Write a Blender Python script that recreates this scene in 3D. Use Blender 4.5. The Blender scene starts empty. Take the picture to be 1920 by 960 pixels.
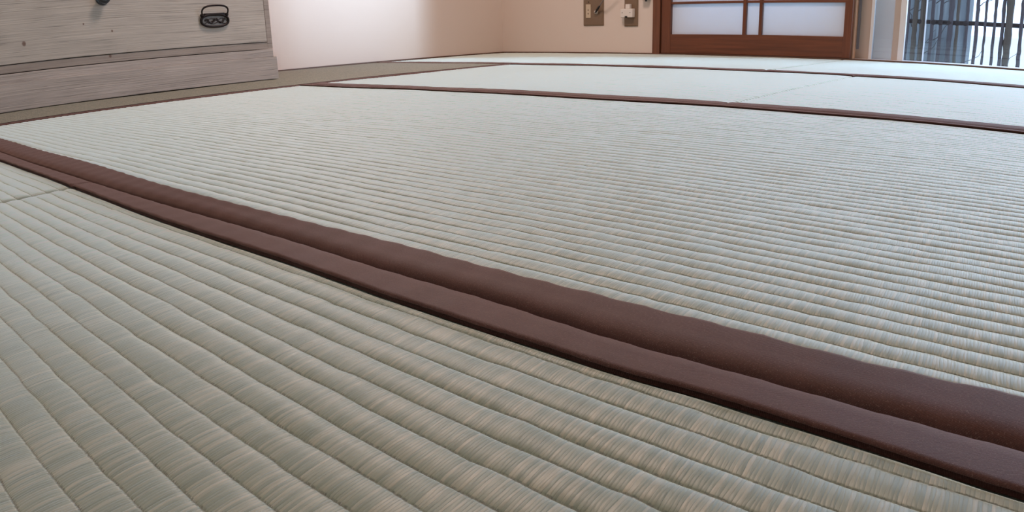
import bpy, bmesh, math, random
import numpy as np
from mathutils import Matrix, Vector, noise

SC = bpy.context.scene
COL = SC.collection
random.seed(4)
rng = np.random.default_rng(4)

# ------------------------------------------------------------------ camera
CAM_H = 0.13665
cam_data = bpy.data.cameras.new('camera')
cam = bpy.data.objects.new('camera', cam_data)
COL.objects.link(cam)
Rv = Vector((0.76697271, 0.64110501, -0.0271518))
Uv = Vector((-0.18088737, 0.25661101, 0.94943696))
Fv = Vector((-0.61565625, 0.72328083, -0.31278144))
m = Matrix.Identity(4)
for i in range(3):
    m[i][0] = Rv[i]; m[i][1] = Uv[i]; m[i][2] = -Fv[i]
m[0][3], m[1][3], m[2][3] = 0, 0, CAM_H
cam.matrix_world = m
# phone lens with a little barrel distortion: a polynomial lens model
cam_data.type = 'PANO'
cam_data.panorama_type = 'FISHEYE_LENS_POLYNOMIAL'
cam_data.sensor_fit = 'HORIZONTAL'
cam_data.sensor_width = 36
cam_data.fisheye_fov = math.radians(150)
cam_data.fisheye_polynomial_k0 = 0
cam_data.fisheye_polynomial_k1 = -0.04005339472144969
cam_data.fisheye_polynomial_k2 = -3.9123642445513405e-05
cam_data.fisheye_polynomial_k3 = 1.9528271038276394e-05
cam_data.fisheye_polynomial_k4 = -4.272679161830889e-07
cam_data.clip_start = 0.01
SC.camera = cam

# ------------------------------------------------------------------ world, lights, exposure
world = bpy.data.worlds.new('world'); SC.world = world
world.use_nodes = True
wb = world.node_tree.nodes['Background']
wb.inputs[0].default_value = (0.60, 0.80, 1.08, 1)
wb.inputs[1].default_value = 2.3
SC.view_settings.view_transform = 'Standard'
SC.view_settings.look = 'None'
SC.view_settings.gamma = 1
SC.view_settings.exposure = 0.04
SC.view_settings.use_curve_mapping = False
SC.cycles.use_denoising = True
SC.cycles.max_bounces = 8
SC.cycles.diffuse_bounces = 5

def area(name, loc, target, sx, sy, power, color, spread=180):
    d = bpy.data.lights.new(name, 'AREA'); d.shape = 'RECTANGLE'
    d.size = sx; d.size_y = sy; d.energy = power; d.color = color; d.spread = math.radians(spread)
    o = bpy.data.objects.new(name, d); COL.objects.link(o)
    o.location = loc
    o.rotation_euler = (Vector(target) - Vector(loc)).to_track_quat('-Z', 'Y').to_euler()
    return o
# added soft fill lamp behind the camera, in front of the closed wall
area('rear_fill_lamp', (-0.8, -1.50, 1.2), (-0.8, 2.0, 0.3), 1.8, 1.2, 12, (0.95, 0.92, 0.86))
# daylight entering the big window of the far wall
area('daylight_back_window', (0.24, 3.32, 0.92), (0.2, 0.0, 0.1), 1.5, 1.7, 15, (0.58, 0.78, 1.0))
# added narrow unseen lamp outside, aimed to brighten a patch of the left wall
area('wall_patch_lamp', (3.53, 4.22, 0.6), (-2.5, 2.03, 0.65), 0.4, 0.5, 5.2, (0.70, 0.96, 1.18), 15)
# added lamp behind the paper door, brightens its panes
area('pane_backlight', (-1.16, 3.035, 0.9), (-1.16, 0.0, 0.9), 0.7, 1.6, 6, (0.45, 0.95, 1.6))
# ceiling lamp
area('ceiling_lamp_light', (-1.3, 1.6, 1.75), (-1.3, 1.6, 0), 0.45, 0.45, 21.5, (1.06, 0.80, 0.70))

# ------------------------------------------------------------------ geometry constants
XL, XR = -2.510, 1.02
YF, YB = -1.54, 2.923
X0 = -1.711            # seam between the left mat column and the rows
S1, S2, S3 = -0.793, -0.507, -0.775
W = 0.90
ZC = 2.35

# ------------------------------------------------------------------ helpers
def props(o, label=None, cat=None, group=None, kind=None):
    if label: o['label'] = label
    if cat: o['category'] = cat
    if group: o['group'] = group
    if kind: o['kind'] = kind
    return o

def empty(name, loc=(0, 0, 0), rz=0):
    o = bpy.data.objects.new(name, None); COL.objects.link(o)
    o.empty_display_size = 0.05
    o.location = loc; o.rotation_euler = (0, 0, rz)
    return o

def world_loc(o):
    v = Vector(o.location)
    while o.parent: o = o.parent; v += Vector(o.location)
    return v

def link(name, me, mat, parent=None):
    """me holds world coordinates; shifted to the parent's frame (parents are unrotated)."""
    o = bpy.data.objects.new(name, me); COL.objects.link(o)
    if mat and not me.materials: me.materials.append(mat)
    if parent:
        o.parent = parent
        me.transform(Matrix.Translation(-world_loc(parent)))
    return o

def bm_obj(name, bm, mat, parent=None, smooth=False):
    bmesh.ops.recalc_face_normals(bm, faces=bm.faces)
    me = bpy.data.meshes.new(name); bm.to_mesh(me); bm.free()
    if smooth:
        for p in me.polygons: p.use_smooth = True
    return link(name, me, mat, parent)

def add_box(bm, x0, x1, y0, y1, z0, z1, bev=0.0, seg=2):
    r = bmesh.ops.create_cube(bm, size=1)
    vs = r['verts']
    for v in vs:
        v.co.x = (x0 + x1) / 2 + v.co.x * (x1 - x0)
        v.co.y = (y0 + y1) / 2 + v.co.y * (y1 - y0)
        v.co.z = (z0 + z1) / 2 + v.co.z * (z1 - z0)
    if bev > 0:
        es = list({e for v in vs for e in v.link_edges})
        bmesh.ops.bevel(bm, geom=es, offset=bev, segments=seg, affect='EDGES', profile=0.5)

def box(name, x0, x1, y0, y1, z0, z1, mat, parent=None, bev=0.0, seg=2):
    bm = bmesh.new(); add_box(bm, x0, x1, y0, y1, z0, z1, bev, seg)
    return bm_obj(name, bm, mat, parent)

def tube_bm(bm, pts, rad, n=10, closed=False):
    pts = [Vector(p) for p in pts]; N = len(pts); rings = []
    if not hasattr(rad, '__len__'): rad = [rad] * N
    up = None
    for i, p in enumerate(pts):
        a = pts[(i - 1) % N] if (closed or i > 0) else p
        b = pts[(i + 1) % N] if (closed or i < N - 1) else p
        t = (b - a).normalized()
        if up is None:
            up = t.orthogonal().normalized()
        up = (up - t * up.dot(t)).normalized()
        s = t.cross(up)
        rings.append([bm.verts.new(p + (up * math.cos(k * 2 * math.pi / n) + s * math.sin(k * 2 * math.pi / n)) * rad[i]) for k in range(n)])
    M = N if closed else N - 1
    for i in range(M):
        A, B = rings[i], rings[(i + 1) % N]
        off = 0
        if closed and i == N - 1:
            off = min(range(n), key=lambda o: (A[0].co - B[o].co).length)
        for k in range(n):
            bm.faces.new((A[k], A[(k + 1) % n], B[(k + 1 + off) % n], B[(k + off) % n]))
    if not closed:
        bm.faces.new(rings[0]); bm.faces.new(rings[-1])

def lathe_bm(bm, prof, center, axis, n=24):
    """prof: (radius, distance along axis)"""
    axis = Vector(axis).normalized(); a = axis.orthogonal().normalized(); b = axis.cross(a); c = Vector(center)
    rings = []
    for r, h in prof:
        if r < 1e-6: rings.append([bm.verts.new(c + axis * h)])
        else: rings.append([bm.verts.new(c + axis * h + (a * math.cos(2 * math.pi * k / n) + b * math.sin(2 * math.pi * k / n)) * r) for k in range(n)])
    for A, B in zip(rings, rings[1:]):
        for k in range(n):
            q = [A[k % len(A)], A[(k + 1) % len(A)], B[(k + 1) % len(B)], B[k % len(B)]]
            u = []
            for v in q:
                if v not in u: u.append(v)
            if len(u) > 2: bm.faces.new(u)

def grid_mesh(name, X, Y, Z, mat, parent, smooth=True):
    """2D arrays of world coordinates -> quad grid."""
    nu, nv = X.shape
    co = np.stack([X, Y, Z], -1).reshape(-1, 3).astype(np.float32)
    idx = np.arange(nu * nv).reshape(nu, nv)
    q = np.stack([idx[:-1, :-1], idx[1:, :-1], idx[1:, 1:], idx[:-1, 1:]], -1).reshape(-1, 4)
    me = bpy.data.meshes.new(name)
    me.vertices.add(len(co)); me.vertices.foreach_set('co', co.ravel())
    me.loops.add(q.size); me.loops.foreach_set('vertex_index', q.ravel().astype(np.int32))
    me.polygons.add(len(q)); me.polygons.foreach_set('loop_start', np.arange(0, q.size, 4, dtype=np.int32))
    me.update(calc_edges=True); me.validate()
    # normals up
    if me.polygons[len(me.polygons) // 2].normal.z < 0: me.flip_normals()
    if smooth: me.polygons.foreach_set('use_smooth', np.ones(len(q), bool))
    return link(name, me, mat, parent)

# ------------------------------------------------------------------ node helpers
class NT:
    def __init__(s, name):
        s.m = bpy.data.materials.new(name); s.m.use_nodes = True
        s.t = s.m.node_tree; s.b = s.t.nodes['Principled BSDF']; s.out = s.t.nodes['Material Output']
    def n(s, typ, **kw):
        nd = s.t.nodes.new(typ)
        for k, v in kw.items():
            if k.startswith('i_'):
                key = k[2:]; key = int(key) if key.isdigit() else key
                s.set(nd.inputs[key], v)
            else: setattr(nd, k, v)
        return nd
    def set(s, sock, v):
        if isinstance(v, bpy.types.NodeSocket): s.t.links.new(v, sock)
        else: sock.default_value = v
    def math(s, op, a, b=0.0, c=0.0, clamp=False):
        nd = s.t.nodes.new('ShaderNodeMath'); nd.operation = op; nd.use_clamp = clamp
        for i, v in enumerate((a, b, c)): s.set(nd.inputs[i], v)
        return nd.outputs[0]
    def mix(s, f, a, b, mode='MIX'):
        nd = s.t.nodes.new('ShaderNodeMix'); nd.data_type = 'RGBA'; nd.blend_type = mode
        s.set(nd.inputs[0], f); s.set(nd.inputs[6], a); s.set(nd.inputs[7], b)
        return nd.outputs[2]
    def ramp(s, f, stops):
        nd = s.t.nodes.new('ShaderNodeValToRGB'); e = nd.color_ramp.elements
        while len(e) < len(stops): e.new(0.5)
        for el, (p, c) in zip(e, stops): el.position = p; el.color = c if len(c) == 4 else (*c, 1)
        s.set(nd.inputs[0], f); return nd.outputs[0]
    def noise(s, vec, scale=5, detail=2, rough=0.5, dim='3D'):
        nd = s.t.nodes.new('ShaderNodeTexNoise'); nd.noise_dimensions = dim
        if vec is not None: s.set(nd.inputs['Vector'], vec)
        nd.inputs['Scale'].default_value = scale; nd.inputs['Detail'].default_value = detail
        nd.inputs['Roughness'].default_value = rough
        return nd.outputs[0]
    def pos(s):
        g = s.t.nodes.new('ShaderNodeNewGeometry'); x = s.t.nodes.new('ShaderNodeSeparateXYZ')
        s.t.links.new(g.outputs['Position'], x.inputs[0]); return g.outputs['Position'], x.outputs
    def xyz(s, a, b, c):
        nd = s.t.nodes.new('ShaderNodeCombineXYZ')
        for i, v in enumerate((a, b, c)): s.set(nd.inputs[i], v)
        return nd.outputs[0]
    def bump(s, h, strength=0.5, dist=0.001, normal=None):
        nd = s.t.nodes.new('ShaderNodeBump'); s.set(nd.inputs['Height'], h)
        nd.inputs['Strength'].default_value = strength; nd.inputs['Distance'].default_value = dist
        if normal: s.set(nd.inputs['Normal'], normal)
        return nd.outputs[0]

def simple(name, col, rough=0.5, metal=0.0, spec=0.5, bump=None):
    t = NT(name); t.b.inputs['Base Color'].default_value = (*col, 1)
    t.b.inputs['Roughness'].default_value = rough; t.b.inputs['Metallic'].default_value = metal
    t.b.inputs['Specular IOR Level'].default_value = spec
    if bump:
        P, _ = t.pos(); t.set(t.b.inputs['Normal'], t.bump(t.noise(P, bump[0], 3), bump[1], bump[2]))
    return t.m

PITCH = 0.0146
ORG = 0.0272
def tatami_mat(name, along, origin):
    """rush strands run across the ribs. along='x': ribs run along x, strands along y. origin: coordinate of a groove"""
    t = NT(name); P, s = t.pos()
    a, c = (s[0], s[1]) if along == 'x' else (s[1], s[0])     # a: along the rib, c: across
    # slow waviness of the strands
    wv = t.noise(t.xyz(t.math('MULTIPLY', a, 60), t.math('MULTIPLY', c, 30), 0), 1, 2)
    wv2 = t.noise(t.xyz(t.math('MULTIPLY', a, 420), t.math('MULTIPLY', c, 45), 4.0), 1, 1)
    rib = t.n('ShaderNodeAttribute', attribute_name='rib_coord').outputs['Fac']
    ri = t.math('FLOOR', rib); rf = t.math('FRACT', rib)
    slant = t.math('MULTIPLY', t.math('SUBTRACT', rf, 0.5), 0.0011)
    a2 = t.math('ADD', t.math('ADD', a, slant), t.math('ADD', t.math('MULTIPLY', wv, 0.0022), t.math('MULTIPLY', wv2, 0.0011)))
    u = t.math('ADD', t.math('DIVIDE', a2, 0.00145), t.math('MULTIPLY', ri, 0.5))
    # tone of each strand: value per strand, changes slowly from rib to rib
    si = t.math('FLOOR', u)
    n1 = t.n('ShaderNodeTexWhiteNoise', noise_dimensions='2D', i_0=t.xyz(si, ri, 0)).outputs[0]
    n2 = t.noise(t.xyz(t.math('MULTIPLY', a2, 260), t.math('MULTIPLY', c, 24), 0), 1, 3, 0.6)
    n3 = t.noise(t.xyz(t.math('MULTIPLY', a2, 700), t.math('ADD', t.math('MULTIPLY', c, 60), t.math('MULTIPLY', ri, 3.7)), 0), 1, 2, 0.6)
    big = t.noise(P, 3.0, 2)
    tone = t.math('ADD', t.math('MULTIPLY', n1, 0.42), t.math('ADD', t.math('MULTIPLY', n2, 0.36), t.math('MULTIPLY', n3, 0.22)))
    spk = t.n('ShaderNodeTexWhiteNoise', noise_dimensions='2D', i_0=t.xyz(t.math('ADD', si, 31.5), t.math('MULTIPLY', ri, 1.7), 0)).outputs[0]
    spk = t.math('MULTIPLY', t.math('GREATER_THAN', spk, 0.90), t.math('SUBTRACT', 1.0, t.math('POWER', t.math('ABSOLUTE', t.math('SUBTRACT', t.math('MULTIPLY', rf, 2.0), 1.0)), 3.0)))
    col = t.ramp(tone, [(0.22, (0.255, 0.265, 0.215)), (0.40, (0.345, 0.355, 0.295)), (0.56, (0.405, 0.395, 0.325)),
                        (0.68, (0.50, 0.455, 0.38)), (0.80, (0.68, 0.58, 0.48))])
    col = t.mix(t.math('MULTIPLY', t.math('SUBTRACT', big, 0.3), 0.5, clamp=True), col, (0.35, 0.365, 0.28, 1))
    col = t.mix(t.math('MULTIPLY', spk, 0.55), col, (0.66, 0.56, 0.46, 1))
    # shade of the groove pits painted into the colour, broken up by strand
    g = t.math('MINIMUM', rf, t.math('SUBTRACT', 1.0, rf))
    gj = t.math('ADD', g, t.math('MULTIPLY', t.math('SUBTRACT', n3, 0.5), 0.10))
    gm = t.math('SUBTRACT', 1.0, t.math('DIVIDE', gj, 0.040), clamp=True)
    gm = t.math('MULTIPLY', gm, t.math('ADD', 0.25, t.math('MULTIPLY', t.math('GREATER_THAN', n1, 0.35), 0.75)))
    col = t.mix(t.math('MULTIPLY', gm, 0.55), col, (0.10, 0.085, 0.065, 1))
    col = t.mix(1.0, col, (0.93, 1.03, 0.99, 1) if along == 'x' else (0.70, 0.72, 0.72, 1), 'MULTIPLY')  # cross mat darker: light effect of its strand direction put into the colour
    t.set(t.b.inputs['Base Color'], col)
    # round strands
    fr = t.math('FRACT', u)
    h = t.math('SINE', t.math('MULTIPLY', fr, math.pi))
    h = t.math('ADD', t.math('MULTIPLY', t.math('POWER', h, 0.5), 0.42), t.math('ADD', t.math('MULTIPLY', n3, 0.8), t.math('ADD', t.math('MULTIPLY', n1, 0.35), t.math('MULTIPLY', spk, 0.4))))
    h = t.math('SUBTRACT', h, t.math('MULTIPLY', gm, 0.9))
    nb = t.bump(h, 0.85, 0.0006)
    t.set(t.b.inputs['Normal'], nb); t.set(t.b.inputs['Coat Normal'], nb)
    # glossy round strands: the highlight spreads across the strands and stays narrow along them
    t.b.inputs['Roughness'].default_value = 0.62
    t.b.inputs['Anisotropic'].default_value = 1.0
    t.b.inputs['IOR'].default_value = 1.9
    if along == 'x':
        t.b.inputs['Sheen Weight'].default_value = 1.0
        t.b.inputs['Sheen Roughness'].default_value = 0.35
        t.b.inputs['Sheen Tint'].default_value = (0.95, 1.0, 0.96, 1)
        t.b.inputs['Coat Weight'].default_value = 0.3
        t.b.inputs['Coat Roughness'].default_value = 0.38
    t.set(t.b.inputs['Tangent'], t.xyz(1.0, 0.0, 0.0) if along == 'x' else t.xyz(0.0, 1.0, 0.0))
    if along == 'x':
        # lit sides of the thin strands seen at a low angle
        sh = t.n('ShaderNodeBsdfSheen'); t.set(sh.inputs['Color'], t.mix(gm, (0.80, 1.0, 1.0, 1), (0.35, 0.38, 0.38, 1)))
        sh.inputs['Roughness'].default_value = 0.42
        ad = t.n('ShaderNodeAddShader')
        t.t.links.new(t.b.outputs[0], ad.inputs[0]); t.t.links.new(sh.outputs[0], ad.inputs[1]); t.t.links.new(ad.outputs[0], t.out.inputs[0])
    return t.m

def cloth_mat(name, along='x'):
    t = NT(name); P, s = t.pos()
    a, c = (s[0], s[1]) if along == 'x' else (s[1], s[0])
    k = 2 * math.pi / 0.00085
    wa = t.math('SINE', t.math('MULTIPLY', a, k)); wc = t.math('SINE', t.math('MULTIPLY', c, k * 1.15))
    w = t.math('MULTIPLY', wa, wc)
    n = t.noise(P, 900, 2); n2 = t.noise(P, 25, 3)
    sp = t.math('GREATER_THAN', t.noise(P, 1700, 0), 0.70)
    col = t.ramp(t.math('ADD', t.math('MULTIPLY', n, 0.6), t.math('MULTIPLY', n2, 0.4)),
                 [(0.3, (0.062, 0.020, 0.015)), (0.5, (0.084, 0.028, 0.021)), (0.7, (0.110, 0.038, 0.029))])
    col = t.mix(t.math('MULTIPLY', sp, 0.35), col, (0.24, 0.15, 0.12, 1))
    t.set(t.b.inputs['Base Color'], col)
    h = t.math('ADD', t.math('MULTIPLY', w, 0.5), t.math('MULTIPLY', n, 0.6))
    t.set(t.b.inputs['Normal'], t.bump(h, 0.5, 0.00022))
    t.b.inputs['Roughness'].default_value = 0.58
    t.b.inputs['Sheen Weight'].default_value = 0.4
    t.b.inputs['Sheen Roughness'].default_value = 0.4
    t.b.inputs['Sheen Tint'].default_value = (1, 0.72, 0.66, 1)
    t.b.inputs['Specular IOR Level'].default_value = 0.4
    return t.m

def chest_wood(name, base, seed=0.0, grain=1.0):
    t = NT(name); P, s = t.pos()
    # boards' grain runs along y; lines stack up in z
    drift = t.noise(t.xyz(t.math('MULTIPLY', s[1], 3.0), t.math('MULTIPLY', s[2], 14), seed), 1, 3)
    zz = t.math('ADD', s[2], t.math('MULTIPLY', drift, 0.013))
    l1 = t.noise(t.xyz(t.math('MULTIPLY', s[1], 3.5), t.math('MULTIPLY', zz, 400), seed), 1, 3, 0.55)
    l2 = t.noise(t.xyz(t.math('MULTIPLY', s[1], 16), t.math('MULTIPLY', zz, 900), seed + 3), 1, 2, 0.6)
    blot = t.noise(t.xyz(t.math('MULTIPLY', s[1], 9), t.math('MULTIPLY', s[2], 20), seed + 7), 1, 3)
    tone = t.math('ADD', t.math('MULTIPLY', l1, 0.6), t.math('ADD', t.math('MULTIPLY', l2, 0.2), t.math('MULTIPLY', blot, 0.2)))
    d = tuple(x * 0.48 for x in base); b = tuple(min(1, x * 1.22) for x in base)
    col = t.ramp(tone, [(0.36, d), (0.44, tuple(x * 0.88 for x in base)), (0.53, base), (0.66, b)])
    # few small brown knots
    vor = t.n('ShaderNodeTexVoronoi', i_0=t.xyz(0.0, t.math('MULTIPLY', s[1], 5.0), t.math('MULTIPLY', s[2], 9.0))); vor.inputs['Scale'].default_value = 1
    kn = t.math('SUBTRACT', 1.0, t.math('DIVIDE', vor.outputs[0], 0.03), clamp=True)
    for ky, kz, kr in KNOTS:
        dy = t.math('SUBTRACT', s[1], ky); dz = t.math('MULTIPLY', t.math('SUBTRACT', s[2], kz), 0.8)
        dd = t.math('ADD', t.math('MULTIPLY', dy, dy), t.math('MULTIPLY', dz, dz))
        kn = t.math('MAXIMUM', kn, t.math('SUBTRACT', 1.3, t.math('DIVIDE', dd, kr * kr), clamp=True))
    col = t.mix(t.math('MULTIPLY', kn, 0.8), col, (0.13, 0.06, 0.04, 1))
    t.set(t.b.inputs['Base Color'], col)
    t.set(t.b.inputs['Normal'], t.bump(t.math('ADD', l1, t.math('MULTIPLY', l2, 0.3)), 0.6 * grain, 0.0015))
    t.b.inputs['Roughness'].default_value = 0.6
    return t.m

def door_wood(name, base, axis='x'):
    t = NT(name); P, s = t.pos()
    a, c = (s[0], s[2]) if axis == 'x' else (s[2], s[0])
    l = t.noise(t.xyz(t.math('MULTIPLY', a, 4), t.math('MULTIPLY', c, 90), t.math('MULTIPLY', s[1], 30)), 1, 4, 0.6)
    col = t.ramp(l, [(0.3, tuple(x * 0.72 for x in base)), (0.5, base), (0.7, tuple(x * 1.3 for x in base))])
    t.set(t.b.inputs['Base Color'], col)
    t.b.inputs['Roughness'].default_value = 0.38
    t.set(t.b.inputs['Normal'], t.bump(l, 0.15, 0.0008))
    return t.m

def wallpaper(name, col):
    t = NT(name); P, s = t.pos()
    n = t.noise(P, 420, 3, 0.6); n2 = t.noise(P, 1100, 2); b = t.noise(P, 4, 3)
    c = t.mix(t.math('MULTIPLY', b, 0.25), (*col, 1), tuple(x * 0.93 for x in col) + (1,))
    t.set(t.b.inputs['Base Color'], c)
    t.set(t.b.inputs['Normal'], t.bump(t.math('ADD', n, t.math('MULTIPLY', n2, 0.4)), 0.35, 0.0007))
    t.b.inputs['Roughness'].default_value = 0.55
    t.b.inputs['Specular IOR Level'].default_value = 0.3
    return t.m

KNOTS = ((0.538, 0.1675, 0.0055), (0.762, 0.114, 0.004), (0.776, 0.181, 0.003), (0.70, 0.205, 0.0025))
M_wall = wallpaper('wallpaper', (0.76, 0.64, 0.565))
M_ceil = simple('ceiling_board', (0.62, 0.52, 0.40), 0.7)
M_sub = simple('subfloor_wood', (0.22, 0.15, 0.09), 0.7)
M_trim = simple('trim_wood', (0.12, 0.055, 0.03), 0.5)
M_cloth = cloth_mat('border_cloth', 'x')
M_cloth_y = cloth_mat('border_cloth_side', 'y')
M_chest = chest_wood('chest_wood', (0.53, 0.50, 0.455))
M_chest2 = chest_wood('chest_frame_wood', (0.38, 0.335, 0.30), 5.0)
M_chest3 = chest_wood('chest_plinth_wood', (0.50, 0.46, 0.43), 11.0, 1.5)
M_dark = simple('gap_dark', (0.015, 0.01, 0.008), 0.9)
M_iron = simple('wrought_iron', (0.022, 0.016, 0.016), 0.42, 0.6)
M_relief = simple('worn_iron_face', (0.20, 0.20, 0.195), 0.5, 0.3, bump=(420, .8, .002))
M_steel = simple('blackened_steel', (0.10, 0.12, 0.15), 0.12, 1.0)
M_door = door_wood('shoji_wood_rail', (0.15, 0.044, 0.016), 'x')
M_doorv = door_wood('shoji_wood_stile', (0.15, 0.044, 0.016), 'z')
M_post = door_wood('post_wood', (0.165, 0.056, 0.024), 'z')
M_jamb = door_wood('jamb_wood', (0.80, 0.50, 0.33), 'z')
def paper():
    t = NT('shoji_pane'); t.b.inputs['Base Color'].default_value = (.82, .81, .82, 1); t.b.inputs['Roughness'].default_value = .45
    tl = t.n('ShaderNodeBsdfTranslucent'); tl.inputs[0].default_value = (.85, .85, .87, 1)
    mx = t.n('ShaderNodeMixShader', i_0=.35); t.t.links.new(t.b.outputs[0], mx.inputs[1]); t.t.links.new(tl.outputs[0], mx.inputs[2])
    t.t.links.new(mx.outputs[0], t.out.inputs[0]); return t.m
M_paper = paper()
M_alu = simple('window_frame_white', (0.80, 0.79, 0.80), 0.35)
M_beige = simple('window_reveal_beige', (0.52, 0.42, 0.36), 0.6)

# ------------------------------------------------------------------ room shell
def struct(o): o['kind'] = 'structure'; return o
struct(box('floor', XL - .12, XR + .12, YF - .12, YB + .12, -0.14, -0.056, M_sub))
struct(box('ceiling', XL - .12, XR + .12, YF - .12, YB + .12, ZC, ZC + .1, M_ceil))
struct(box('wall_left', XL - .12, XL, YF - .12, YB + .12, -0.056, ZC, M_wall))
PX0, PX1 = -1.618, -1.582       # wooden door post
WX0 = -0.752                    # where the shoji ends and the window begins
bm = bmesh.new()
add_box(bm, XL, PX0, YB, YB + .12, -0.056, ZC)
add_box(bm, PX0, XR, YB, YB + .12, 1.80, ZC)
struct(bm_obj('wall_back', bm, M_wall))
struct(box('wall_right', XR, XR + .12, YF - .12, YB + .12, -0.056, ZC, M_wall))
struct(box('wall_front', XL, XR, YF - .12, YF, -0.056, ZC, M_wall))

# thin wooden floor edging along the walls
struct(box('baseboard_left', XL, XL + .007, YF, YB, -0.05, 0.0045, M_trim))
struct(box('baseboard_back', XL + .007, PX0, YB - .008, YB, -0.05, 0.0045, M_trim))
struct(box('trim_1', PX1, WX0, YB - .004, YB + .035, -0.05, 0.0045, M_trim, bev=.0008))
struct(box('trim_2', WX0, XR, YB - .010, YB + .012, -0.05, 0.0045, M_trim, bev=.001))

# ------------------------------------------------------------------ measured edges of the nearest cloth borders
def curve(pts):
    p = np.array(sorted(pts)); xs, ys = p[:, 0], p[:, 1]
    d = np.gradient(ys, xs)
    def f(x):
        x = np.asarray(x, float); xc = np.clip(x, xs[0], xs[-1])
        i = np.clip(np.searchsorted(xs, xc) - 1, 0, len(xs) - 2)
        h = xs[i + 1] - xs[i]; t = (xc - xs[i]) / h
        y = (2*t**3-3*t**2+1)*ys[i] + (t**3-2*t**2+t)*h*d[i] + (-2*t**3+3*t**2)*ys[i+1] + (t**3-t**2)*h*d[i+1]
        return y
    return f
b1u = curve([(-2.6, 0.3038), (-1.6184, 0.3038), (-1.4156, 0.2991), (-0.8836, 0.2909), (-0.611, 0.2846), (-0.433, 0.2877), (-0.3609, 0.2894), (-0.2444, 0.2869), (-0.1639, 0.2875), (-0.1071, 0.289), (-0.0486, 0.2893), (0.0074, 0.2938), (0.25, 0.2938), (1.1, 0.2938)])
b1m = curve([(-2.6, 0.2605), (-1.4246, 0.2605), (-1.2553, 0.2598), (-0.7753, 0.2559), (-0.5587, 0.2583), (-0.3919, 0.2587), (-0.3311, 0.2577), (-0.2353, 0.2588), (-0.1453, 0.2559), (-0.0941, 0.2576), (-0.0412, 0.2585), (0.0101, 0.2596), (0.25, 0.2596), (1.1, 0.2596)])
b1l = curve([(-2.6, 0.2288), (-1.2497, 0.2288), (-1.1189, 0.231), (-0.7865, 0.228), (-0.4921, 0.2248), (-0.3447, 0.2253), (-0.2907, 0.2243), (-0.1922, 0.2244), (-0.1347, 0.2245), (-0.0816, 0.2275), (-0.0334, 0.2268), (0.0131, 0.2257), (0.25, 0.2257), (1.1, 0.2257)])

def undul(X, Y, seed=0):
    """slow unevenness of the mats (metres)"""
    return 0.00035 * (np.sin(X * 9.1 + seed) * np.sin(Y * 11.3 + 1.7 * seed) + np.sin(X * 17 + Y * 7 + seed))

THICK = 0.055
def rib_profile(f):
    g = np.minimum(f, 1 - f)
    return 0.0011 * np.sin(np.pi * f) ** 0.5

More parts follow.
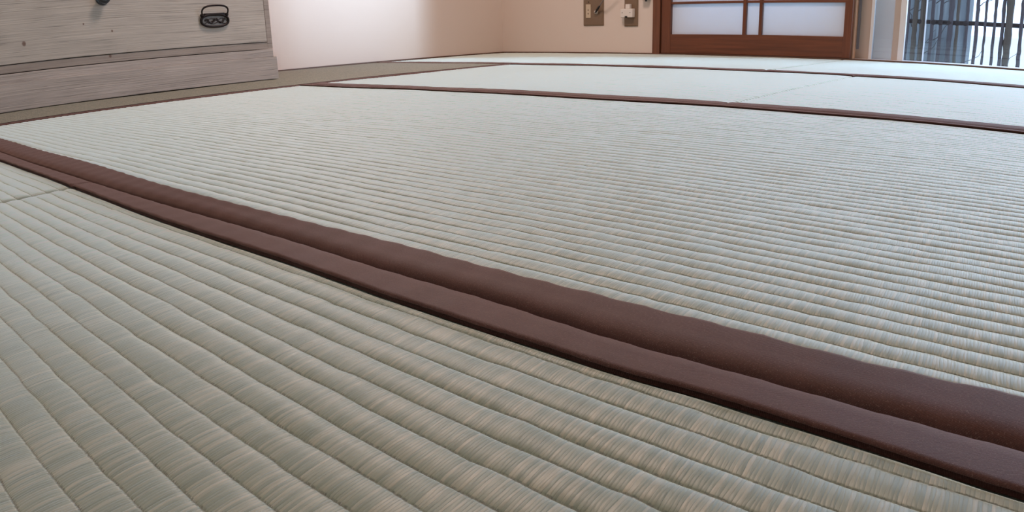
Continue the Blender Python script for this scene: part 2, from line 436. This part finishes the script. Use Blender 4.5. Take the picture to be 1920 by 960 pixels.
def tatami(label, x0, x1, y0, y1, along, lo_border, hi_border, step=0.012, seed=0, flat=False, group=None):
    """One mat. along: direction of ribs and cloth borders. lo/hi_border: None or (outer_fn, inner_fn, detail)."""
    root = empty('tatami_mat', ((x0 + x1) / 2, (y0 + y1) / 2, -THICK))
    props(root, label, 'tatami mat', 'tatami mats covering the floor')
    if along == 'x': a0, a1, c0, c1 = x0, x1, y0, y1
    else: a0, a1, c0, c1 = y0, y1, x0, x1
    A = np.unique(np.concatenate([np.arange(a0 + .02, a1 - .02, step), a0 + np.array([.0008, .002, .004, .007, .012, .02]), a1 - np.array([.0008, .002, .004, .007, .012, .02])]))
    n0, n1 = math.floor((c0 - ORG) / PITCH), math.ceil((c1 - ORG) / PITCH)
    fr = np.array([0, .03, .08, .17, .32, .5, .68, .83, .92, .97])
    RR = (np.arange(n0, n1)[:, None] + fr[None]).ravel()
    C0 = RR * PITCH + ORG
    m0 = .0065 if lo_border else .0010; m1 = .0065 if hi_border else .0010
    keep = (C0 > c0 + m0 + .0012) & (C0 < c1 - m1 - .0012)
    RR = np.concatenate([[(c0 + m0 - ORG) / PITCH], RR[keep], [(c1 - m1 - ORG) / PITCH]])
    C0 = RR * PITCH + ORG
    g = np.random.default_rng(100 + seed)
    nr = n1 - n0 + 3
    def table(wl):
        """smooth random curves along each groove"""
        k = max(3, int((a1 - a0) / wl) + 4)
        t = g.standard_normal((k, nr)); u = (A - a0) / wl
        i = np.clip(u.astype(int), 0, k - 2); w = (u - i)[:, None]; w = w * w * (3 - 2 * w)
        return t[i] * (1 - w) + t[i + 1] * w
    wander = 0.00024 * table(.018) + 0.00034 * table(.07)
    crest = 0.00009 * table(.016) + 0.00010 * table(.06)
    pinch = np.clip(1 + 0.28 * table(.011), .45, 1.5)
    idx = RR - n0 + 1; i0 = np.clip(np.floor(idx).astype(int), 0, nr - 2); w = (idx - i0)[None]
    AA, CC = np.meshgrid(A, C0, indexing='ij')
    CC = CC + (wander[:, i0] * (1 - w) + wander[:, i0 + 1] * w) * np.clip(np.minimum(CC - c0, c1 - CC) / .01, 0, 1)
    RRg = np.repeat(RR[None], len(A), 0)
    f = RRg % 1.0
    if flat: Z = -0.0004 + 0 * CC
    else:
        pr = rib_profile(f)
        pin = np.where(f < .5, pinch[:, i0], pinch[:, i0 + 1])
        Z = -0.0004 - (0.0011 - pr) * pin + crest[:, i0] * pr / .0011
    Z += undul(AA, CC, seed) if along == 'x' else undul(CC, AA, seed)
    e = np.minimum(AA - a0, a1 - AA)
    Z -= 0.0042 * np.exp(-e / 0.0030)
    for bd in (lo_border, hi_border):
        if bd is None: continue
        yo, yi = bd[0](AA), bd[1](AA)
        Z -= 0.0022 * np.exp(-((np.abs(CC - yo) - np.abs(yi - yo)) / .0016) ** 2)
        Z -= 0.007 * np.clip(1 - (np.abs(CC - yo) - (np.abs(yi - yo) - .003)) / .003, 0, 1) * (np.abs(CC - yo) < np.abs(yi - yo) + .01)
    XX, YY = (AA, CC) if along == 'x' else (CC, AA)
    mat = MAT_X if along == 'x' else MAT_Y
    o = grid_mesh('woven_surface', XX, YY, Z, mat, root)
    at = o.data.attributes.new('rib_coord', 'FLOAT', 'POINT'); at.data.foreach_set('value', (RRg - n0).astype(np.float32).ravel())
    # straw core below the woven cover
    box('core', x0 + .0012, x1 - .0012, y0 + .006, y1 - .006, -THICK, -0.012, M_core, root)
    for side, bd in ((-1, lo_border), (1, hi_border)):
        if bd is None: continue
        outer, inner, st = bd
        a = np.unique(np.concatenate([np.arange(a0 + .002, a1 - .002, st), a0 + np.array([.0008, .002, .004, .007, .012]), a1 - np.array([.0008, .002, .004, .007, .012])]))
        yo, yi = outer(a), inner(a)
        wid = np.abs(yi - yo)
        # cross-section from the outer rounded edge to the inner folded edge
        wob = 0.00035 * np.sin(a * 205 + seed) + 0.00025 * np.sin(a * 91 + 2 * seed)
        prof = [(0.0, -0.0130), (0.0002, -0.0075), (0.0008, -0.0042), (0.0024, -0.0019), (0.0052, -0.0002), (0.0090, 0.0009), (0.014, 0.0014), (0.020, 0.0015)]
        rows = []
        for d, z in prof: rows.append((d * np.ones_like(a), z * np.ones_like(a)))
        rows.append((wid - 0.0025, 0.0024 * np.ones_like(a)))
        rows.append((wid - 0.0008 + wob, 0.0022 * np.ones_like(a)))
        rows.append((wid + wob, 0.0013 * np.ones_like(a)))
        rows.append((wid - 0.0007 + wob, 0.0004 * np.ones_like(a)))
        rows.append((wid - 0.0032 + wob, 0.0002 * np.ones_like(a)))
        rows.append((wid - 0.0040 + wob, -0.0040 * np.ones_like(a)))
        D = np.stack([r[0] for r in rows], 1); ZZ = np.stack([r[1] for r in rows], 1)
        sgn = np.sign(yi - yo)[:, None]
        A2 = np.repeat(a[:, None], D.shape[1], 1); C2 = yo[:, None] + sgn * D
        ZZ = ZZ + (undul(A2, C2, seed) if along == 'x' else undul(C2, A2, seed))
        ZZ += 0.00018 * np.sin(A2 * 205 + seed) + 0.0001 * np.sin(A2 * 520 + D * 300)
        e = np.minimum(A2 - a0, a1 - A2)
        ZZ -= 0.0028 * np.exp(-e / 0.0022)
        X2, Y2 = (A2, C2) if along == 'x' else (C2, A2)
        grid_mesh('cloth_border', X2, Y2, ZZ, M_cloth if along == 'x' else M_cloth_y, root)
    return root

MAT_X = tatami_mat('rush_weave', 'x', ORG)
MAT_Y = tatami_mat('rush_weave_cross', 'y', ORG)
M_core = simple('mat_core', (0.09, 0.07, 0.045), 0.9)
cst = lambda v: (lambda x: np.full_like(np.asarray(x, float), v))
def wavy(v, s): return lambda x: v + 0.0011 * np.sin(np.asarray(x) * 7.3 + s) + 0.0006 * np.sin(np.asarray(x) * 23 + 2 * s)
HW = 0.0315
Y1, Y2, Y3 = 0.2595, 1.1595, 2.0595        # gaps between the rows
gap1 = lambda x: b1m(x) - 0.0006
gap1b = lambda x: b1m(x) + 0.0006
g2, g3 = Y2, Y3
def hb(yc, side, s, st=.02): return (cst(yc + side * .0007), wavy(yc + side * HW, s), st)
# side=-1: border lies below (nearer than) the gap
tatami('tatami mat at bottom of the picture, nearest and largest, with wide ribs and brown border', S1, S1 + 1.803, Y1 - W, Y1 - .001, 'x',
       hb(Y1 - W, 1, 1), (gap1, b1l, .005), .009, 1)
tatami('corner of a tatami mat at the left picture edge, beyond a crosswise seam', XL + .009, S1, Y1 - W, Y1 - .001, 'x',
       hb(Y1 - W, 1, 2), (gap1, b1l, .005), .012, 2)
tatami('wide middle tatami mat between the two large brown borders, in front of the chest', X0, X0 + 1.80, Y1 + .001, Y2 - .001, 'x',
       (gap1b, b1u, .005), hb(Y2, -1, 3), .010, 3)
tatami('narrow-looking tatami mat beyond the second brown border, left of a thin crosswise seam', X0, S2, Y2 + .001, Y3 - .001, 'x',
       hb(Y2, 1, 4), hb(Y3, -1, 5), .015, 4)
tatami('pale tatami mat at right beyond the second brown border, right of a thin crosswise seam', S2, XR - .003, Y2 + .001, Y3 - .001, 'x',
       hb(Y2, 1, 6), hb(Y3, -1, 7), .015, 5)
tatami('farthest tatami mat, left half of the last row, in front of the outlets', XL + .009, S3, Y3 + .001, YB - .010, 'x',
       hb(Y3, 1, 8), None, .015, 6)
tatami('farthest tatami mat, right half of the last row, under the window', S3, XR - .003, Y3 + .001, YB - .012, 'x',
       hb(Y3, 1, 9), None, .015, 7)
tatami('olive-looking tatami mat along the left wall, the chest standing on it', XL + .009, X0, Y1 + .001, Y3 - .001, 'y',
       None, (cst(X0 - .0007), wavy(X0 - .0165, 3), .02), .015, 8)
tatami('tatami mat at the right picture edge, past the end of the wide middle mat', X0 + 1.801, XR - .003, Y1 + .001, Y2 - .001, 'x',
       (gap1b, b1u, .01), hb(Y2, -1, 3), .02, 9)
tatami('tatami mat outside the picture, nearer than the bottom mat, left half', XL + .009, S1, YF + .003, Y1 - W - .001, 'x', None, hb(Y1 - W, -1, 4), .03, 10)
tatami('tatami mat outside the picture, nearer than the bottom mat, right half', S1, XR - .003, YF + .003, Y1 - W - .001, 'x', None, hb(Y1 - W, -1, 5), .03, 11)

# ------------------------------------------------------------------ chest of drawers on the left mat
XCF = -2.078           # plane of the drawer front
CY0, CY1 = 0.245, 1.284
chest = empty('drawer_chest', (-2.29, (CY0 + CY1) / 2, 0.002))
props(chest, 'low weathered grey-brown wooden chest of drawers with iron handle standing against left wall', 'chest of drawers')
XB = XL + .02
box('plinth', XB, -2.066, CY0 - .003, CY1 + .004, 0.0018, 0.0715, M_chest3, chest, bev=.0012)
box('base_rail', XB + .01, XCF - .001, CY0, CY1, 0.0715, 0.0955, M_chest3, chest, bev=.0008)
CT = 0.93
bm = bmesh.new()
add_box(bm, XB + .01, XCF, CY0, CY0 + .018, 0.0975, CT, .001)
add_box(bm, XB + .01, XCF, CY1 - .018, CY1, 0.0975, CT, .001)
zs = [0.0975, 0.355, 0.613, 0.871]
for z in zs: add_box(bm, XB + .012, XCF - .0006, CY0 + .017, CY1 - .017, z, z + .0205, .001)
add_box(bm, XB + .01, XB + .02, CY0 + .01, CY1 - .01, 0.0975, CT)
bm_obj('carcass', bm, M_chest2, chest)
box('top_board', XB, XCF + .01, CY0 - .01, CY1 + .01, CT, CT + .02, M_chest, chest, bev=.002)
CYM = 0.7595
for k in range(3):
    z0, z1 = zs[k] + .0222, zs[k + 1] - .0015
    dr = empty('drawer', (XCF, (CY0 + CY1) / 2, z0)); dr.parent = chest; dr.location = Vector((XCF, (CY0 + CY1) / 2, z0)) - Vector(chest.location)
    box('drawer_front', XCF - .022, XCF + .0015, CY0 + .0195, CY1 - .0195, z0, z1, M_chest, dr, bev=.0012)
    zk = z0 + .1475                     # knob height
    zh = z0 + .0885                     # centre of the handle pivot
    bm = bmesh.new()
    lathe_bm(bm, [(0.0, 0), (.0185, .0002), (.0185, .002), (.0145, .0035), (.0095, .005), (.009, .009), (.0135, .013), (.0158, .018), (.0150, .023), (.0105, .0268), (.0045, .0283), (0, .0285)],
             (XCF + .0015, CYM, zk + .002), (1, 0, 0), 32)
    bm_obj('knob', bm, M_steel, dr, True)
    for yh in (1.0895, 2 * CYM - 1.0895):
        xf = XCF + .0015
        h = empty('handle'); h.parent = dr; h.location = Vector((xf, yh, zh)) - world_loc(dr)
        # the oval back plate with a rope-like engraved face, and its rim; bail resting upward
        def ov(n, a, b, cz, squ=2.4):
            r = []
            for i in range(n):
                t = 2 * math.pi * i / n; c, s = math.cos(t), math.sin(t)
                rr = (abs(c) ** squ + abs(s) ** squ) ** (-1 / squ)
                r.append((a * c * rr, cz + b * s * rr))
            return r
        n = 48
        o1 = ov(n, .0470, .0200, -.0155)
        pb = bmesh.new()
        ring0 = [pb.verts.new((xf + .0002, yh + y, zh + z)) for y, z in o1]
        ring1 = [pb.verts.new((xf + .003, yh + y, zh + z)) for y, z in o1]
        for i in range(n): pb.faces.new((ring0[i], ring0[(i + 1) % n], ring1[(i + 1) % n], ring1[i]))
        pb.faces.new(ring1)
        # flat top bar that carries the pivots
        add_box(pb, xf, xf + .0055, yh - .034, yh + .034, zh - .0015, zh + .0065, .001)
        for sy in (-1, 1):
            lathe_bm(pb, [(0, 0), (.005, 0), (.005, .008), (.003, .0098), (0, .01)], (xf, yh + sy * .040, zh + .001), (1, 0, 0), 14)
        tube_bm(pb, [(xf + .0045, yh + y, zh + z) for y, z in ov(n, .0445, .0180, -.0155)], .0036, 8, True)
        plate = bm_obj('handle', pb, M_iron, dr, True)
        fb = bmesh.new(); fr_ = [fb.verts.new((xf + .0033, yh + y, zh + z)) for y, z in ov(n, .0425, .0162, -.0155)]; fb.faces.new(fr_)
        fr2 = [fb.verts.new(v.co - Vector((.002, 0, 0))) for v in fr_]
        for i in range(n): fb.faces.new((fr_[i], fr_[(i + 1) % n], fr2[(i + 1) % n], fr2[i]))
        bm_obj('handle_face', fb, M_relief, dr)
        # engraved relief on the plate: crossing strands
        rb = bmesh.new()
        rr = random.Random(3)
        for q in range(7):
            yy = -.034 + q * .0098
            pts = [(xf + .0036 + .0006 * math.sin(j), yh + yy + j * .0028, zh - .0165 + .0075 * math.sin(q * 1.9 + j * .9)) for j in range(6)]
            tube_bm(rb, pts, .0012, 6)
        for q in range(3):
            pts = [(xf + .0035, yh - .034 + j * .0075, zh - .0225 + q * .0055 + .0026 * math.sin(j * 1.3 + q * 2)) for j in range(10)]
            tube_bm(rb, pts, .0010, 6)
        # bail: half oval ring standing out and resting upward
        bb = bmesh.new()
        pts = []
        for i in range(33):
            t = math.pi * i / 32
            c, s = math.cos(t), math.sin(t)
            y = (.0415 * abs(c) ** .75 + .005 * math.sin(2 * t) * (1 if c >= 0 else -1)) * (1 if c >= 0 else -1)
            up = s ** .75
            pts.append((xf + .007 + .010 * up, yh + y, zh + .001 + .0275 * up))
        tube_bm(bb, pts, [.0022 + .0008 * math.sin(math.pi * i / 32) for i in range(33)], 8)
        # attach: relief and bail as parts of the drawer (its handle pieces)
        COL.objects.unlink(h); bpy.data.objects.remove(h)
        bm_obj('handle_relief', rb, M_iron, dr, True)
        bm_obj('handle_bail', bb, M_iron, dr, True)

# ------------------------------------------------------------------ far wall: outlets
YW = YB
def outlet_plate(x0, x1, z0, z1, label):
    r = empty('outlet_plate', ((x0 + x1) / 2, YW, z0))
    props(r, label, 'wall outlet', 'bronze outlet plates on the far wall')
    bm = bmesh.new()
    # flat face with a wide bevelled lip
    d = .007; b = .0045
    ring = lambda x0, x1, z0, z1, y: [bm.verts.new(p) for p in ((x0, y, z0), (x1, y, z0), (x1, y, z1), (x0, y, z1))]
    A = ring(x0 - .001, x1 + b + .001, z0 - b - .001, z1 + b, YW); B = ring(x0, x1 + b, z0 - b, z1 + b, YW - d * .6); Cc = ring(x0 + .001, x1, z0, z1, YW - d)
    for P, Q in ((A, B), (B, Cc)):
        for i in range(4): bm.faces.new((P[i], P[(i + 1) % 4], Q[(i + 1) % 4], Q[i]))
    bm.faces.new(Cc)
    bm_obj('plate', bm, M_bronze, r)
    return r
M_bronze = simple('bronze_plastic', (0.20, 0.125, 0.075), 0.45)
M_ivory = simple('ivory_plastic', (0.60, 0.47, 0.34), 0.45)
M_white = simple('white_plastic', (0.78, 0.70, 0.64), 0.4)
M_black = simple('black_plastic', (0.012, 0.010, 0.012), 0.4)
M_cable = simple('grey_cable', (0.20, 0.16, 0.15), 0.5)
M_chrome = simple('connector_metal', (0.6, 0.58, 0.56), 0.25, 0.9)
o1 = outlet_plate(-1.992, -1.886, 0.133, 0.262, 'wide bronze outlet plate with ivory insert and a grey cable plugged in')
box('socket_insert', -1.976, -1.949, YW - .0105, YW - .006, 0.1645, 0.2275, M_ivory, o1, bev=.001)
for zz in (.184, .201):
    bm = bmesh.new(); lathe_bm(bm, [(0, .0), (.0035, 0), (.0035, .0006), (0, .0006)], (-1.9625, YW - .0105, zz), (0, -1, 0), 12)
    bm_obj('socket_hole', bm, M_bronze, o1)
bm = bmesh.new(); lathe_bm(bm, [(0, 0), (.0095, 0), (.0095, .004), (.006, .006), (.006, .012), (0, .012)], (-1.918, YW - .007, .1905), (0, -1, 0), 18)
bm_obj('antenna_socket', bm, M_white, o1, True)
box('plate_mark', -1.9665, -1.9595, YW - .0075, YW - .0069, .236, .2395, M_dark, o1)
o2 = outlet_plate(-1.766, -1.702, 0.128, 0.262, 'narrow bronze outlet plate behind the white plug tap beside the door post')
# cable with black plug
cb = empty('antenna_cable', (-1.918, YW - .02, .19)); props(cb, 'grey antenna cable rising to the right from the wide outlet plate', 'cable')
dirv = Vector((.070, -.028, .064)).normalized()
p0 = Vector((-1.918, YW - .017, .188))
bm = bmesh.new(); tube_bm(bm, [p0, p0 + dirv * .006, p0 + dirv * .010, p0 + dirv * .036, p0 + dirv * .044, p0 + dirv * .05], [.0035, .0038, .0055, .0052, .0036, .003], 12)
bm_obj('cable_plug', bm, M_black, cb, True)
bm = bmesh.new(); tube_bm(bm, [p0 - Vector((0, -.006, 0)), p0 + dirv * .004], .0068, 12); bm_obj('plug_collar', bm, M_chrome, cb, True)
bm = bmesh.new()
pts = []
for i in range(26):
    t = i / 25
    pts.append(p0 + dirv * (.046 + t * .10) + Vector((.02 * t * t + .16 * max(0, t - .6) ** 1.5, -.01 * t, .24 * max(0, t - .5) ** 2)))
tube_bm(bm, pts, .0029, 10); bm_obj('cord', bm, M_cable, cb, True)
# white plug tap
pt = empty('plug_tap', (-1.742, YW - .007, .160)); props(pt, 'white multi-plug tap fitted in the narrow outlet plate, small tab on top', 'plug')
YP = YW - .0075
box('body', -1.772, -1.709, YP - .024, YP, .163, .2015, M_white, pt, bev=.003, seg=3)
box('tab', -1.750, -1.727, YP - .018, YP, .2015, .222, M_white, pt, bev=.002)
box('prong_slot', -1.7485, -1.7355, YP - .0245, YP - .016, .1625, .169, M_dark, pt)
for x in (-1.762, -1.7215):
    box('slot', x - .002, x + .002, YP - .0243, YP - .0235, .1825, .1855, M_dark, pt)
# black adapter hanging beside the post
ad = empty('power_adapter', (-1.648, YW, .236)); props(ad, 'black adapter end hanging on the wall between plug tap and wooden post', 'adapter')
bm = bmesh.new(); add_box(bm, -1.664, -1.632, YW - .032, YW - .0005, .238, .300, .004, 3)
bm_obj('body', bm, M_black, ad)
box('strain_relief', -1.652, -1.644, YW - .02, YW - .012, .231, .240, M_black, ad, bev=.0015)

# ------------------------------------------------------------------ door post, shoji, window
struct(box('trim_3', PX0, PX1, YB - .008, YB + .06, -0.05, 1.80, M_post, bev=.001))
struct(box('trim_4', PX1, XR, YB - .005, YB + .07, 1.75, 1.80, M_post, bev=.001))
struct(box('trim_5', -0.80, WX0 + .002, YB + .042, YB + .078, 0.0, 1.75, M_jamb, bev=.001))
door = empty('door_1', (-1.16, YB + .02, .006)); struct(door)
DY0, DY1 = YB - .0005, YB + .030
SX = [(-1.577, -1.532), (-0.782, WX0)]
for x0, x1 in SX: box('stile', x0, x1, DY0, DY1, .0055, 1.745, M_doorv, door, bev=.0012)
box('bottom_rail', -1.532, -.782, DY0 + .001, DY1, .0055, .0875, M_door, door, bev=.001)
box('top_rail', -1.532, -.782, DY0 + .001, DY1, 1.69, 1.745, M_door, door, bev=.001)
zk = [.2165 + i * .152 for i in range(10)]
zk = [z for z in zk if z < 1.66]
for z in zk: box('crossbar', -1.532, -.782, DY0 + .004, DY1 - .008, z, z + .0095, M_door, door, bev=.0006)
edges = [.0875] + [v for z in zk for v in (z, z + .0095)] + [1.69]
mull = [(-1.199, -1.1845), (-1.1285, -1.116)]
for x0, x1 in mull: box('muntin', x0, x1, DY0 + .0025, DY1 - .008, .0875, 1.69, M_doorv, door, bev=.0006)
xs = [-1.532, mull[0][0], mull[0][1], mull[1][0], mull[1][1], -.782]
for j in range(0, len(edges), 2):
    for i in (0, 2, 4):
        box('pane', xs[i], xs[i + 1], DY0 + .0165, DY0 + .0185, edges[j], edges[j + 1], M_paper, door)

# dark hallway behind the door and the gap beside it
struct(box('wall_hall', PX0 - .02, -.60, YB + .125, YB + .16, -0.05, ZC, M_wall))

win = empty('window_1', (-0.2, YB + .08, 0)); struct(win)
YS = 3.0
def glass_mat(name, tint, haze):
    t = NT(name); tr = t.n('ShaderNodeBsdfTransparent'); tr.inputs[0].default_value = (*tint, 1)
    gl = t.n('ShaderNodeBsdfGlossy'); gl.inputs['Roughness'].default_value = .03
    df = t.n('ShaderNodeBsdfDiffuse'); df.inputs[0].default_value = (.72, .78, .84, 1)
    lw = t.n('ShaderNodeLayerWeight'); lw.inputs[0].default_value = 0.5; fr = t.math('ADD', 0.04, t.math('MULTIPLY', t.math('POWER', lw.outputs['Facing'], 5.0), 0.9))
    m1 = t.n('ShaderNodeMixShader', i_0=haze); t.t.links.new(tr.outputs[0], m1.inputs[1]); t.t.links.new(df.outputs[0], m1.inputs[2])
    m2 = t.n('ShaderNodeMixShader', i_0=fr); t.t.links.new(m1.outputs[0], m2.inputs[1]); t.t.links.new(gl.outputs[0], m2.inputs[2])
    t.t.links.new(m2.outputs[0], t.out.inputs[0]); return t.m
M_glass = glass_mat('clear_glass', (.97, .98, 1), 0.0)
M_glass2 = glass_mat('hazy_glass', (.9, .95, 1), 0.22)
box('sill', WX0, XR, YB + .012, YB + .12, -0.05, 0.0035, M_alu, win, bev=.001)
box('reveal_panel', WX0 + .002, -.6975, YS, YS + .012, .003, 1.75, M_beige, win, bev=.0006)
box('shadow_strip', -.7475, -.7385, YS - .004, YS, .04, 1.75, simple('strip_shadow', (.22, .22, .26), .6), win)  # dark strip drawn as the shadow line beside the jamb
box('sash_stile', -.6975, -.6865, YS - .008, YS + .012, .003, 1.75, M_alu, win, bev=.001)
box('pane', -.6865, -.612, YS + .003, YS + .006, .003, 1.75, M_glass2, win)
box('inner_sash', -.612, -.589, YS - .002, YS + .014, .003, 1.75, M_beige, win, bev=.001)
box('sash_stile', -.589, -.567, YS - .006, YS + .014, .003, 1.75, M_alu, win, bev=.002)
box('pane', -.567, XR - .04, YS + .012, YS + .015, .003, 1.75, M_glass, win)
box('sash_stile', XR - .04, XR, YS - .006, YS + .02, .003, 1.75, M_alu, win, bev=.002)
box('sash_rail', -.69, XR, YS - .006, YS + .02, 1.70, 1.75, M_alu, win, bev=.002)

# ------------------------------------------------------------------ outside: pole screen, neighbour's wall, ground
M_pole = simple('weathered_pole', (0.085, 0.08, 0.095), 0.8, bump=(60, .6, .004))
M_pole_b = simple('brown_pole', (0.10, 0.085, 0.07), 0.8, bump=(60, .6, .004))
M_rail = simple('dark_rail', (0.02, 0.018, 0.022), 0.8)
SY = 3.9
scr = empty('pole_screen', (-.2, SY, -.3)); props(scr, 'dark screen of rough upright poles with a horizontal rail outside the window', 'fence')
def pole(x0, x1, mat, y=SY, seed=0):
    r0 = (x1 - x0) / 2; bm = bmesh.new(); pts = []; rad = []
    rr = random.Random(int((x0 + 5) * 1000) + seed)
    z = -.3
    while z < 1.9:
        pts.append(((x0 + x1) / 2 + rr.uniform(-.0012, .0012), y, z)); rad.append(r0 * rr.uniform(.86, 1.12)); z += rr.uniform(.018, .035)
    tube_bm(bm, pts, rad, 8); return bm_obj('pole', bm, mat, scr)
meas = [(-.735, -.722, 0), (-.707, -.682, 1), (-.672, -.647, 1), (-.622, -.605, 0), (-.582, -.565, 0), (-.540, -.516, 0), (-.504, -.489, 1),
        (-.460, -.445, 0), (-.416, -.399, 0), (-.375, -.363, 0), (-.334, -.320, 0), (-.299, -.282, 0), (-.280, -.246, 1), (-.215, -.198, 0)]
for x0, x1, k in meas: pole(x0, x1, M_pole_b if k else M_pole)
x = -.175
while x < 1.4:
    pole(x, x + random.uniform(.013, .019), M_pole); x += random.uniform(.036, .046)
x = -.775
while x > -1.1:
    pole(x, x + random.uniform(.013, .019), M_pole); x -= random.uniform(.036, .046)
for z0, z1 in ((.146, .167), (.95, .972), (1.6, 1.62)):
    bm = bmesh.new(); tube_bm(bm, [(-1.12 + i * .05, SY + .016, (z0 + z1) / 2 + random.uniform(-.0012, .0012)) for i in range(52)], (z1 - z0) / 2, 8)
    bm_obj('rail', bm, M_rail, scr)
box('metal_edge', -.6445, -.6415, SY - .02, SY + .01, -.3, 1.9, M_alu, scr)
# knots of cord on the rail
for x in (-.668, -.607, -.575, -.532, -.497, -.458):
    bm = bmesh.new(); bmesh.ops.create_icosphere(bm, subdivisions=2, radius=.0135)
    for v in bm.verts: v.co = Vector((x + v.co.x, SY - .004 + v.co.y * .7, .155 + v.co.z))
    bm_obj('cord_knot', bm, M_rail, scr, True)
# branches behind the screen
M_twig = simple('twig', (0.035, 0.03, 0.03), 0.8)
tw = empty('bare_shrub', (-.5, 4.35, -.3)); props(tw, 'thin bare diagonal twigs of a shrub behind the pole screen', 'shrub')
for i in range(30):
    bm = bmesh.new(); rr = random.Random(i)
    x = rr.uniform(-1.1, -.4); z = rr.uniform(-.25, .45); s = rr.choice((1, 1, 1, -.4)); L = rr.uniform(.08, .28)
    pts = [(x + s * L * t + .01 * math.sin(9 * t + i), 4.35 + rr.uniform(-.02, .02), z + L * .8 * t + .012 * math.sin(5 * t + i)) for t in np.linspace(0, 1, 7)]
    tube_bm(bm, pts, [.0026 - .0016 * t for t in np.linspace(0, 1, 7)], 5); bm_obj('branch', bm, M_twig, tw)
# neighbouring house
t = NT('neighbour_siding'); P, s = t.pos()
v = t.noise(t.xyz(t.math('MULTIPLY', s[0], 9), t.math('MULTIPLY', s[1], 9), t.math('MULTIPLY', s[2], 1.5)), 1, 3)
t.set(t.b.inputs['Base Color'], t.ramp(v, [(.35, (.085, .10, .11)), (.5, (.14, .165, .18)), (.65, (.23, .26, .275))])); t.b.inputs['Roughness'].default_value = .8
nb = empty('neighbour_house', (-3.5, 6.2, -.3)); props(nb, 'blue-grey sided wall of a neighbouring house seen through the poles at left', 'building')
xw1 = -.45 / 3.9 * 6.0
box('wall', -7, xw1, 6.0, 6.3, -.3, 4.2, t.m, nb)
for i in range(26):
    box('siding_batten', xw1 - .02 - i * .16 - .035, xw1 - .02 - i * .16, 5.985, 6.001, -.3, 4.2, t.m, nb)
t = NT('yard_ground'); P, s = t.pos()
t.set(t.b.inputs['Base Color'], t.ramp(t.noise(P, 12, 4), [(.3, (.62, .60, .57)), (.7, (.74, .72, .69))])); t.b.inputs['Roughness'].default_value = .9
gr = box('ground', -25, 25, YB + .13, 45, -.36, -.30, t.m); struct(gr)
